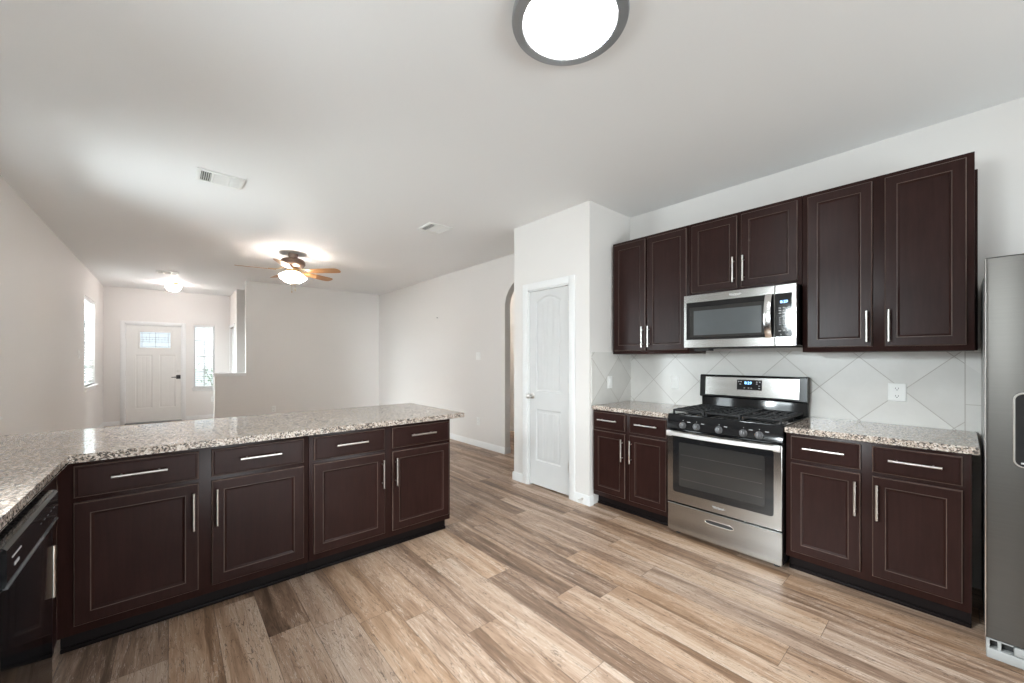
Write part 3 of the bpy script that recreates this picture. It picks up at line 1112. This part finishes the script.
for k in range(17):
    t = -1 + 2 * k / 16
    z = 1.632 + t * 0.150
    y = -0.024 - 0.040 * (1 - t * t) ** 0.8
    w = 0.020
    rings.append([(0.218 - w, y + 0.010, z), (0.218 - w, y - 0.002, z), (0.218, y - 0.006, z), (0.218 + w, y - 0.002, z), (0.218 + w, y + 0.010, z)])
MB().loft(rings).build('handle', M['chrome'], dm)
text('logo', 'Whirlpool', 0.0185, 0.0, -0.0224, 1.811, M['white_plastic'], dm)
mb = MB()
ov = [(0.044 * math.cos(2 * math.pi * k / 32), 0.011 * math.sin(2 * math.pi * k / 32) + 1.8125) for k in range(20, 33)]
mb.tube([(p[0], -0.0226, p[1]) for p in ov], 0.0007, 6)
mb.build('logo_swoosh', M['white_plastic'], dm)
mb = MB()
rframe(mb, 0.254, x1, z0, z1, 0.004, 0.257, x1 - 0.024, z0 + 0.062, z1 - 0.060, 0.004, 0.0, -0.022)
pm = mb.build('control_frame', M['steel'], mw)
rrect(MB(), 0.256, x1 - 0.023, z0 + 0.060, z1 - 0.058, 0.004, -0.004, -0.0205).build('control_glass', M['bglass'], pm)
text('clock_digits', '8:29', 0.026, 0.306, -0.0212, 1.722, M['blue'], pm)
for r_, z in enumerate((1.682, 1.665, 1.645, 1.615, 1.60, 1.585, 1.57, 1.527)):
    for x in (0.282, 0.306, 0.330):
        w = 0.007 if r_ in (0, 1, 2, 7) else 0.003
        MB().box(x - w, x + w, -0.0212, -0.018, z - 0.0024, z + 0.0024).build('button', M['legend'], pm)
for x in (0.288, 0.325):
    MB().box(x - 0.0035, x + 0.0035, -0.0212, -0.018, 1.498, 1.505).build('button', M['legend'], pm)
mb = MB().box(x0 + 0.03, x1 - 0.03, 0.04, 0.34, z0 - 0.004, z0 + 0.008, 0.002)
mb.box(x0 + 0.05, x0 + 0.17, 0.05, 0.13, z0 - 0.022, z0 - 0.002, 0.003)
mb.build('bottom_vent', M['slot'], mw)

# ------------------------------------------------------------------ refrigerator (side by side)
fr = thing('refrigerator', 'dark stainless side-by-side refrigerator at the right edge', 'refrigerator', (2.70, -0.520, 0), -90)
hw = 0.455
mb = MB().box(-hw + 0.004, hw - 0.004, 0.075, XR - 2.70 - 0.03, 0.03, 1.765, 0.006)
mb.build('cabinet_body', M['grey_plastic'], fr)


def fridge_door(x0, x1, name):
    prof = []
    zt0, zt1 = 0.115, 1.782
    n = 8
    rings = []
    for y, ins in ((0.072, 0.0), (0.012, 0.0), (0.004, 0.002), (0.0, 0.010)):
        rings.append([(x0 + ins, y, zt0 + ins * 0.6), (x1 - ins, y, zt0 + ins * 0.6), (x1 - ins, y, zt1 - ins * 0.6), (x0 + ins, y, zt1 - ins * 0.6)])
    return MB().loft(rings).build(name, M['steel_d'], fr)


dl = fridge_door(-hw, -0.062, 'freezer_door')
drr = fridge_door(-0.054, hw, 'fridge_door')
MB().box(-hw - 0.0015, -hw + 0.0015, 0.006, 0.07, 0.118, 1.779).build('edge_trim', M['chrome'], dl)
for d, x in ((dl, -0.105), (drr, -0.012)):
    mb = MB().tube([(x, 0.0, 0.62), (x, -0.05, 0.66), (x, -0.055, 0.8), (x, -0.055, 1.45), (x, -0.05, 1.59), (x, 0.0, 1.63)], 0.013)
    mb.build('handle', M['chrome'], d)
# dispenser in the freezer door
mb = MB()
rframe(mb, -hw + 0.074, -0.135, 0.878, 1.196, 0.03, -hw + 0.080, -0.141, 0.884, 1.190, 0.026, 0.002, -0.004, 0.0015)
ds = mb.build('dispenser_bezel', M['chrome'], dl)
rrect(MB(), -hw + 0.079, -0.140, 0.883, 1.191, 0.026, 0.003, -0.0015).build('dispenser_panel', M['bglass'], ds)
for k in range(4):
    MB().box(-hw + 0.095 + k * 0.05, -hw + 0.115 + k * 0.05, -0.0025, 0.0, 0.895, 0.901).build('button', M['legend'], ds)
mb = MB().box(-hw + 0.002, hw - 0.002, 0.012, 0.075, 0.025, 0.068, 0.004)
mb.box(-hw + 0.078, hw - 0.078, 0.010, 0.075, 0.071, 0.108, 0.004)
mb.box(-hw + 0.002, -hw + 0.012, 0.014, 0.075, 0.068, 0.110)
mb.box(-hw + 0.034, -hw + 0.044, 0.018, 0.075, 0.068, 0.106)
mb.box(-hw + 0.002, -hw + 0.078, 0.014, 0.075, 0.104, 0.112, 0.003)
mb.build('base_grille', M['grey_plastic'], fr)
MB().box(-hw + 0.01, hw - 0.01, 0.05, 0.078, 0.03, 0.112).build('grille_recess', M['slot'], fr)
for x in (-hw + 0.06, hw - 0.06):
    MB().cyl((x - 0.02, 0.12, 0.022), (x + 0.02, 0.12, 0.022), 0.022).build('roller', M['slot'], fr)
    MB().box(x - 0.04, x + 0.03, 0.02, 0.10, 1.765, 1.785, 0.006).build('hinge_cover', M['grey_plastic'], fr)

# ------------------------------------------------------------------ dishwasher (faces +x, local x = world y)
dw = thing('dishwasher', 'black built-in dishwasher under the counter at the lower left', 'dishwasher', (-0.315, 1.866, 0), 90)
hw = 0.293
MB().box(-hw + 0.01, hw - 0.01, 0.065, 0.62, 0.10, 0.868).build('tub', M['slot'], dw)
mb = MB().prism([(0.0, 0.762), (-0.004, 0.775), (-0.004, 0.856), (0.004, 0.864), (0.065, 0.866), (0.065, 0.755)], 'x', -hw, hw)
cpd = mb.build('control_panel', M['black'], dw)
MB().box(-hw + 0.002, hw - 0.002, -0.0055, 0.004, 0.757, 0.764, 0.002).build('panel_highlight', M['knob'], cpd)  # grey strip standing in for the highlight along the panel's lower edge
for k in range(5):
    x = 0.04 + k * 0.045
    MB().box(x, x + 0.016, -0.0048, -0.003, 0.815, 0.817).build('button', M['knob'], cpd)
MB().box(-0.25, -0.17, -0.0048, -0.003, 0.822, 0.826).build('vent_slot', M['legend'], cpd)
MB().box(-0.23, -0.19, -0.0048, -0.003, 0.795, 0.803).build('button', M['legend'], cpd)
mb = MB().box(-hw + 0.002, hw - 0.002, 0.008, 0.058, 0.115, 0.752, 0.008, 3)
dd = mb.build('door', M['black'], dw)
MB().box(-hw - 0.001, -hw + 0.003, 0.016, 0.056, 0.12, 0.748).build('door_edge', M['chrome'], dd)
MB().box(-hw + 0.02, hw - 0.02, 0.10, 0.13, 0.0, 0.11).build('toe_panel', M['toe'], dw)

# ------------------------------------------------------------------ ceiling lights
ld = thing('ceiling_light', 'large round flush ceiling light with grey rim in the kitchen', 'ceiling light', (1.248, 1.072, ZC))
MB().lathe([(0.0, 0), (0.222, 0), (0.237, -0.018), (0.2395, -0.042), (0.236, -0.049), (0.215, -0.053), (0.197, -0.054), (0.192, -0.051), (0.192, -0.045), (0.0, -0.045)], (0, 0, 0), 72, cap=False).build('rim', M['lamp_rim'], ld)
MB().lathe([(0.0, -0.046), (0.1915, -0.046), (0.1915, -0.051), (0.15, -0.053), (0.0, -0.054)], (0, 0, 0), 72, cap=False).build('diffuser', M['led'], ld)

el = thing('ceiling_light', 'small glowing dome ceiling light near the front door', 'ceiling light', (0.03, 9.9, ZC))
MB().lathe([(0.0, 0), (0.085, 0), (0.09, -0.02), (0.112, -0.028), (0.110, -0.036), (0.0, -0.036)], (0, 0, 0), 40, cap=False).build('base_plate', M['brass'], el)
MB().lathe([(0.0, -0.036), (0.112, -0.036), (0.120, -0.058), (0.112, -0.095), (0.085, -0.130), (0.047, -0.150), (0.0, -0.157)], (0, 0, 0), 40, cap=False).build('glass_dome', M['dome'], el)

# ------------------------------------------------------------------ ceiling fan
fn = thing('ceiling_fan', 'bronze five-blade ceiling fan with lit glass shades', 'ceiling fan', (1.255, 6.0, ZC))
MB().lathe([(0.0, 0), (0.165, 0), (0.165, -0.006), (0.12, -0.012), (0.0, -0.012)], (0, 0, 0), 48, cap=False).build('ceiling_plate', M['plate_pale'], fn)
MB().lathe([(0.0, -0.010), (0.062, -0.010), (0.058, -0.045), (0.050, -0.075), (0.0, -0.078)], (0, 0, 0), 32, cap=False).build('canopy', M['bronze'], fn)
MB().lathe([(0.0, -0.072), (0.07, -0.074), (0.13, -0.088), (0.15, -0.115), (0.15, -0.155), (0.125, -0.185), (0.08, -0.200), (0.0, -0.202)], (0, 0, 0), 48, cap=False).build('motor_housing', M['bronze'], fn)
for k in range(5):
    a = 28 + 72 * k
    z = -0.246
    mb = MB()
    rings = []
    for x, w in ((0.20, 0.045), (0.23, 0.055), (0.40, 0.065), (0.56, 0.070), (0.62, 0.064), (0.645, 0.045), (0.655, 0.02)):
        tl = -0.20
        rings.append([(x, -w, z - w * tl - 0.003), (x, w, z + w * tl - 0.003), (x, w, z + w * tl + 0.003), (x, -w, z - w * tl + 0.003)])
    mb.loft(rings)
    b = mb.build('blade', M['blade'], fn)
    b.rotation_euler = (0, 0, R(a))
    mb = MB().loft([[(0.09, -0.018, -0.200), (0.09, 0.018, -0.200), (0.09, 0.018, -0.192), (0.09, -0.018, -0.192)],
                    [(0.16, -0.016, -0.228), (0.16, 0.016, -0.230), (0.16, 0.016, -0.222), (0.16, -0.016, -0.220)],
                    [(0.21, -0.036, z + 0.010), (0.21, 0.036, z - 0.003), (0.21, 0.036, z + 0.005), (0.21, -0.036, z + 0.018)],
                    [(0.29, -0.030, z + 0.009), (0.29, 0.030, z - 0.002), (0.29, 0.030, z + 0.005), (0.29, -0.030, z + 0.016)]])
    mb.build('blade_iron', M['brass'], b)
MB().lathe([(0.0, -0.198), (0.055, -0.200), (0.075, -0.222), (0.078, -0.255), (0.05, -0.285), (0.03, -0.298), (0.0, -0.30)], (0, 0, 0), 32, cap=False).build('light_fitter', M['brass'], fn)
for k in range(4):
    a = R(18 + 90 * k)
    d = Vector((math.cos(a), math.sin(a), 0))
    ax = (d * 0.62 + Vector((0, 0, -0.78))).normalized()
    c0 = d * 0.055 + Vector((0, 0, -0.268))
    mb = MB()
    u = ax.orthogonal().normalized()
    w = ax.cross(u)
    rings = []
    for r_, h in ((0.020, 0.0), (0.026, 0.012), (0.040, 0.035), (0.056, 0.068), (0.064, 0.096), (0.070, 0.116), (0.064, 0.114), (0.0005, 0.112)):
        n = 28
        rings.append([c0 + ax * (h + (0.004 * math.cos(7 * 2 * math.pi * q / n) if r_ > 0.06 else 0)) + r_ * (math.cos(2 * math.pi * q / n) * u + math.sin(2 * math.pi * q / n) * w) for q in range(n)])
    mb.loft(rings)
    sh = mb.build('glass_shade', M['shade_glass'], fn)
    mb = MB()
    c1 = c0 + ax * 0.030
    prof = []
    for q in range(9):
        th = math.pi * q / 8
        prof.append((0.019 * math.sin(th) + 0.0002, -0.019 * math.cos(th)))
    mb.lathe(prof, tuple(c1), 16, cap=False)
    mb.build('bulb', M['bulb'], sh)
for x, l in ((-0.018, 0.245), (0.022, 0.215)):
    mb = MB().cyl((x, -0.012, -0.295), (x, -0.012, -0.30 - l + 0.025), 0.0018, seg=6)
    mb.lathe([(0.0, 0.0), (0.005, 0.004), (0.007, 0.016), (0.004, 0.026), (0.0, 0.028)], (x, -0.012, -0.30 - l), 10, cap=False)
    mb.build('pull_chain', M['brass'], fn)


# ------------------------------------------------------------------ ceiling vents
def vent(label, x, y, w, d, group=None):
    v = thing('ceiling_vent', label, 'air vent', (x, y, ZC), 0, group or 'ceiling vents')
    mb = MB()
    f = 0.028
    hwx, hd = w / 2, d / 2
    mb.box(-hwx, hwx, -hd, -hd + f, -0.010, 0, 0.003)
    mb.box(-hwx, hwx, hd - f, hd, -0.010, 0, 0.003)
    mb.box(-hwx, -hwx + f, -hd + f, hd - f, -0.010, 0, 0.003)
    mb.box(hwx - f, hwx, -hd + f, hd - f, -0.010, 0, 0.003)
    s0, s1 = -w * 0.17, w * 0.17
    for s in (s0, s1):
        mb.box(s - 0.008, s + 0.008, -hd + f, hd - f, -0.010, 0, 0.002)
    mb.build('frame', M['white_plastic'], v)
    MB().box(-hwx + f * 0.6, hwx - f * 0.6, -hd + f * 0.6, hd - f * 0.6, -0.002, 0).build('duct_opening', M['slot'], v)
    for a, b, tl, name in ((-hwx + f, s0 - 0.008, -0.6, 'louvers'), (s1 + 0.008, hwx - f, 1.15, 'louvers')):
        mb = MB()
        n = 5
        for k in range(n):
            x0 = a + (b - a) * (k + 0.5) / n
            dx = 0.006 * tl
            mb.loft([[(x0 - dx, yy, -0.0015), (x0 - dx + 0.0022, yy, -0.0015), (x0 + dx + 0.0022, yy, -0.012), (x0 + dx, yy, -0.012)] for yy in (-hd + f, hd - f)])
        mb.build(name, M['white_plastic'], v)
    mb = MB()
    n = 9
    for k in range(n):
        y0 = -hd + f + (d - 2 * f) * (k + 0.5) / n
        mb.loft([[(xx, y0 - 0.006, -0.002), (xx, y0 - 0.0048, -0.002), (xx, y0 + 0.0072, -0.011), (xx, y0 + 0.006, -0.011)] for xx in (s0 + 0.008, s1 - 0.008)])
    mb.build('louvers', M['white_plastic'], v)
    return v


vent('white three-section ceiling vent over the peninsula, left of the fan', 0.298, 3.90, 0.305, 0.25)
vent('white ceiling vent right of the ceiling fan, near the right wall', 2.195, 3.815, 0.285, 0.275)
vent('small white ceiling vent in the entry, in front of the dome light', -0.05, 8.72, 0.29, 0.25)


# ------------------------------------------------------------------ outlets and switches
def plate(kind, label, loc, rz, w=0.072, h=0.117):
    o = thing(kind, label, 'outlet' if 'outlet' in kind else 'switch', loc, rz, 'wall outlets' if 'outlet' in kind else 'light switches')
    MB().nested(-w / 2, w / 2, -h / 2, h / 2, [(0, 0.0), (0, -0.003), (0.004, -0.006)]).build('plate', M['white_plastic'], o)
    gangs = [0.0] if w < 0.1 else [-0.023, 0.023]
    for g in gangs:
        if 'outlet' in kind:
            for z in (-0.024, 0.024):
                s = rrect(MB(), g - 0.0165, g + 0.0165, z - 0.0165, z + 0.0165, 0.010, -0.004, -0.0075).build('socket', M['white_plastic'], o)
                mb = MB()
                mb.box(g - 0.008, g - 0.0055, -0.0078, -0.006, z - 0.003, z + 0.006)
                mb.box(g + 0.0055, g + 0.008, -0.0078, -0.006, z - 0.003, z + 0.006)
                mb.box(g - 0.0025, g + 0.0025, -0.0078, -0.006, z - 0.011, z - 0.006)
                mb.build('slots', M['slot'], s)
        else:
            mb = MB().box(g - 0.016, g + 0.016, -0.0075, -0.004, -0.033, 0.033, 0.001)
            mb.prism([(-0.0075, -0.030), (-0.011, 0.030), (-0.0065, 0.030), (-0.0065, -0.030)], 'x', g - 0.014, g + 0.014)
            mb.build('rocker', M['white_plastic'], o)
    return o


plate('wall_outlet', 'double white outlet on the backsplash right of the range', (XR - 0.008, 0.279, 1.122), -90, 0.086, 0.117)
plate('wall_switch', 'white switch on the backsplash between pantry wall and range', (XR - 0.008, 1.755, 1.121), -90)
plate('wall_switch', 'white switch on the tiled side of the pantry wall', (3.175, 2.223, 1.115), 0)
plate('wall_switch', 'white light switch on the living room wall left of the arch', (XR, 4.86, 1.38), -90, 0.115, 0.117)
plate('wall_outlet', 'low white outlet on the living room wall left of the arch', (XR, 4.86, 0.385), -90)
plate('wall_outlet', 'low white outlet on the far living room wall', (1.476, YLIV, 0.378), 0)
plate('wall_outlet', 'low white outlet under the narrow front window', (0.71, YF, 0.43), 0)
plate('wall_switch', 'white light switch on the left wall before the window', (XL, 8.40, 1.40), 90)

tag(MB().cyl((XR, 6.062, 2.056), (XR - 0.022, 6.062, 2.062), 0.004, seg=8).lathe([(0.0, 0.0), (0.009, 0.0), (0.009, -0.002), (0.0, -0.002)], (XR - 0.021, 6.062, 2.062), 12, 'x', False)
    .build('wall_nail', M['slot']), 'small nail left in the living room wall', 'nail')

# spring door stop on the pantry baseboard
st = thing('door_stop', 'small spring door stop on the baseboard by the pantry door', 'door stop', (2.859, 2.30, 0.052), -90)
pts = []
for k in range(60):
    a = 2 * math.pi * k / 8
    pts.append((0.0055 * math.cos(a), -0.006 - 0.052 * k / 59, 0.0055 * math.sin(a)))
MB().tube(pts, 0.0014, 6).build('spring', M['nickel'], st)
MB().lathe([(0.0, 0), (0.011, 0), (0.010, -0.006), (0.0, -0.007)], (0, 0, 0), 16, 'y', False).build('mount', M['nickel'], st)
MB().lathe([(0.0, 0), (0.008, 0), (0.008, -0.012), (0.0, -0.014)], (0, -0.056, 0), 16, 'y', False).build('rubber_tip', M['white_plastic'], st)

# ------------------------------------------------------------------ outdoors seen through the front windows
g = struct('ground', MB().box(-12, 14, YF + T + 1.6, YF + 16, -0.25, -0.15), M['lawn'])
struct('porch', MB().box(-3, 4, YF + T, YF + T + 1.6, -0.25, -0.05), M['porch'])
struct('ground_side', MB().box(-9, XL - T, 4, YF + T, -0.25, -0.15), M['lawn'])


def shrub(label, x, y, z, r, h, seed):
    rnd = random.Random(seed)
    s = thing('shrub', label, 'shrub', (x, y, z), 0, 'shrubs outside the windows')
    tips = []
    for k in range(9):
        a = rnd.uniform(0, 6.28)
        q = rnd.uniform(0.35, 0.9) * r
        p = [(0.04 * math.cos(a), 0.04 * math.sin(a), 0), (q * 0.5 * math.cos(a), q * 0.5 * math.sin(a), h * 0.5),
             (q * math.cos(a + 0.3), q * math.sin(a + 0.3), h * rnd.uniform(0.8, 1.0))]
        MB().tube(p, [0.014, 0.010, 0.004], 6).build('stem', M['bark'], s)
        tips += [Vector(p[1]), Vector(p[2]), (Vector(p[1]) + Vector(p[2])) / 2]
    mb = MB()
    for k in range(420):
        c = rnd.choice(tips) + Vector((rnd.gauss(0, r * 0.22), rnd.gauss(0, r * 0.22), rnd.gauss(0, h * 0.12)))
        c.z = max(0.08, c.z)
        d = Vector((rnd.gauss(0, 1), rnd.gauss(0, 1), rnd.gauss(0.3, 0.7))).normalized()
        u = d.orthogonal().normalized()
        L = rnd.uniform(0.05, 0.09)
        vs = [mb.bm.verts.new(q) for q in (c, c + d * L * 0.5 + u * L * 0.28, c + d * L, c + d * L * 0.5 - u * L * 0.28)]
        mb.bm.faces.new(vs)
    mb.build('foliage', M['leaf'], s)
    return s


shrub('leafy shrub outside the narrow window beside the front door', 1.15, YF + 2.6, -0.15, 0.7, 1.35, 3)
shrub('leafy shrub outside the tall window on the left wall', -2.4, 9.6, -0.15, 0.7, 1.5, 5)
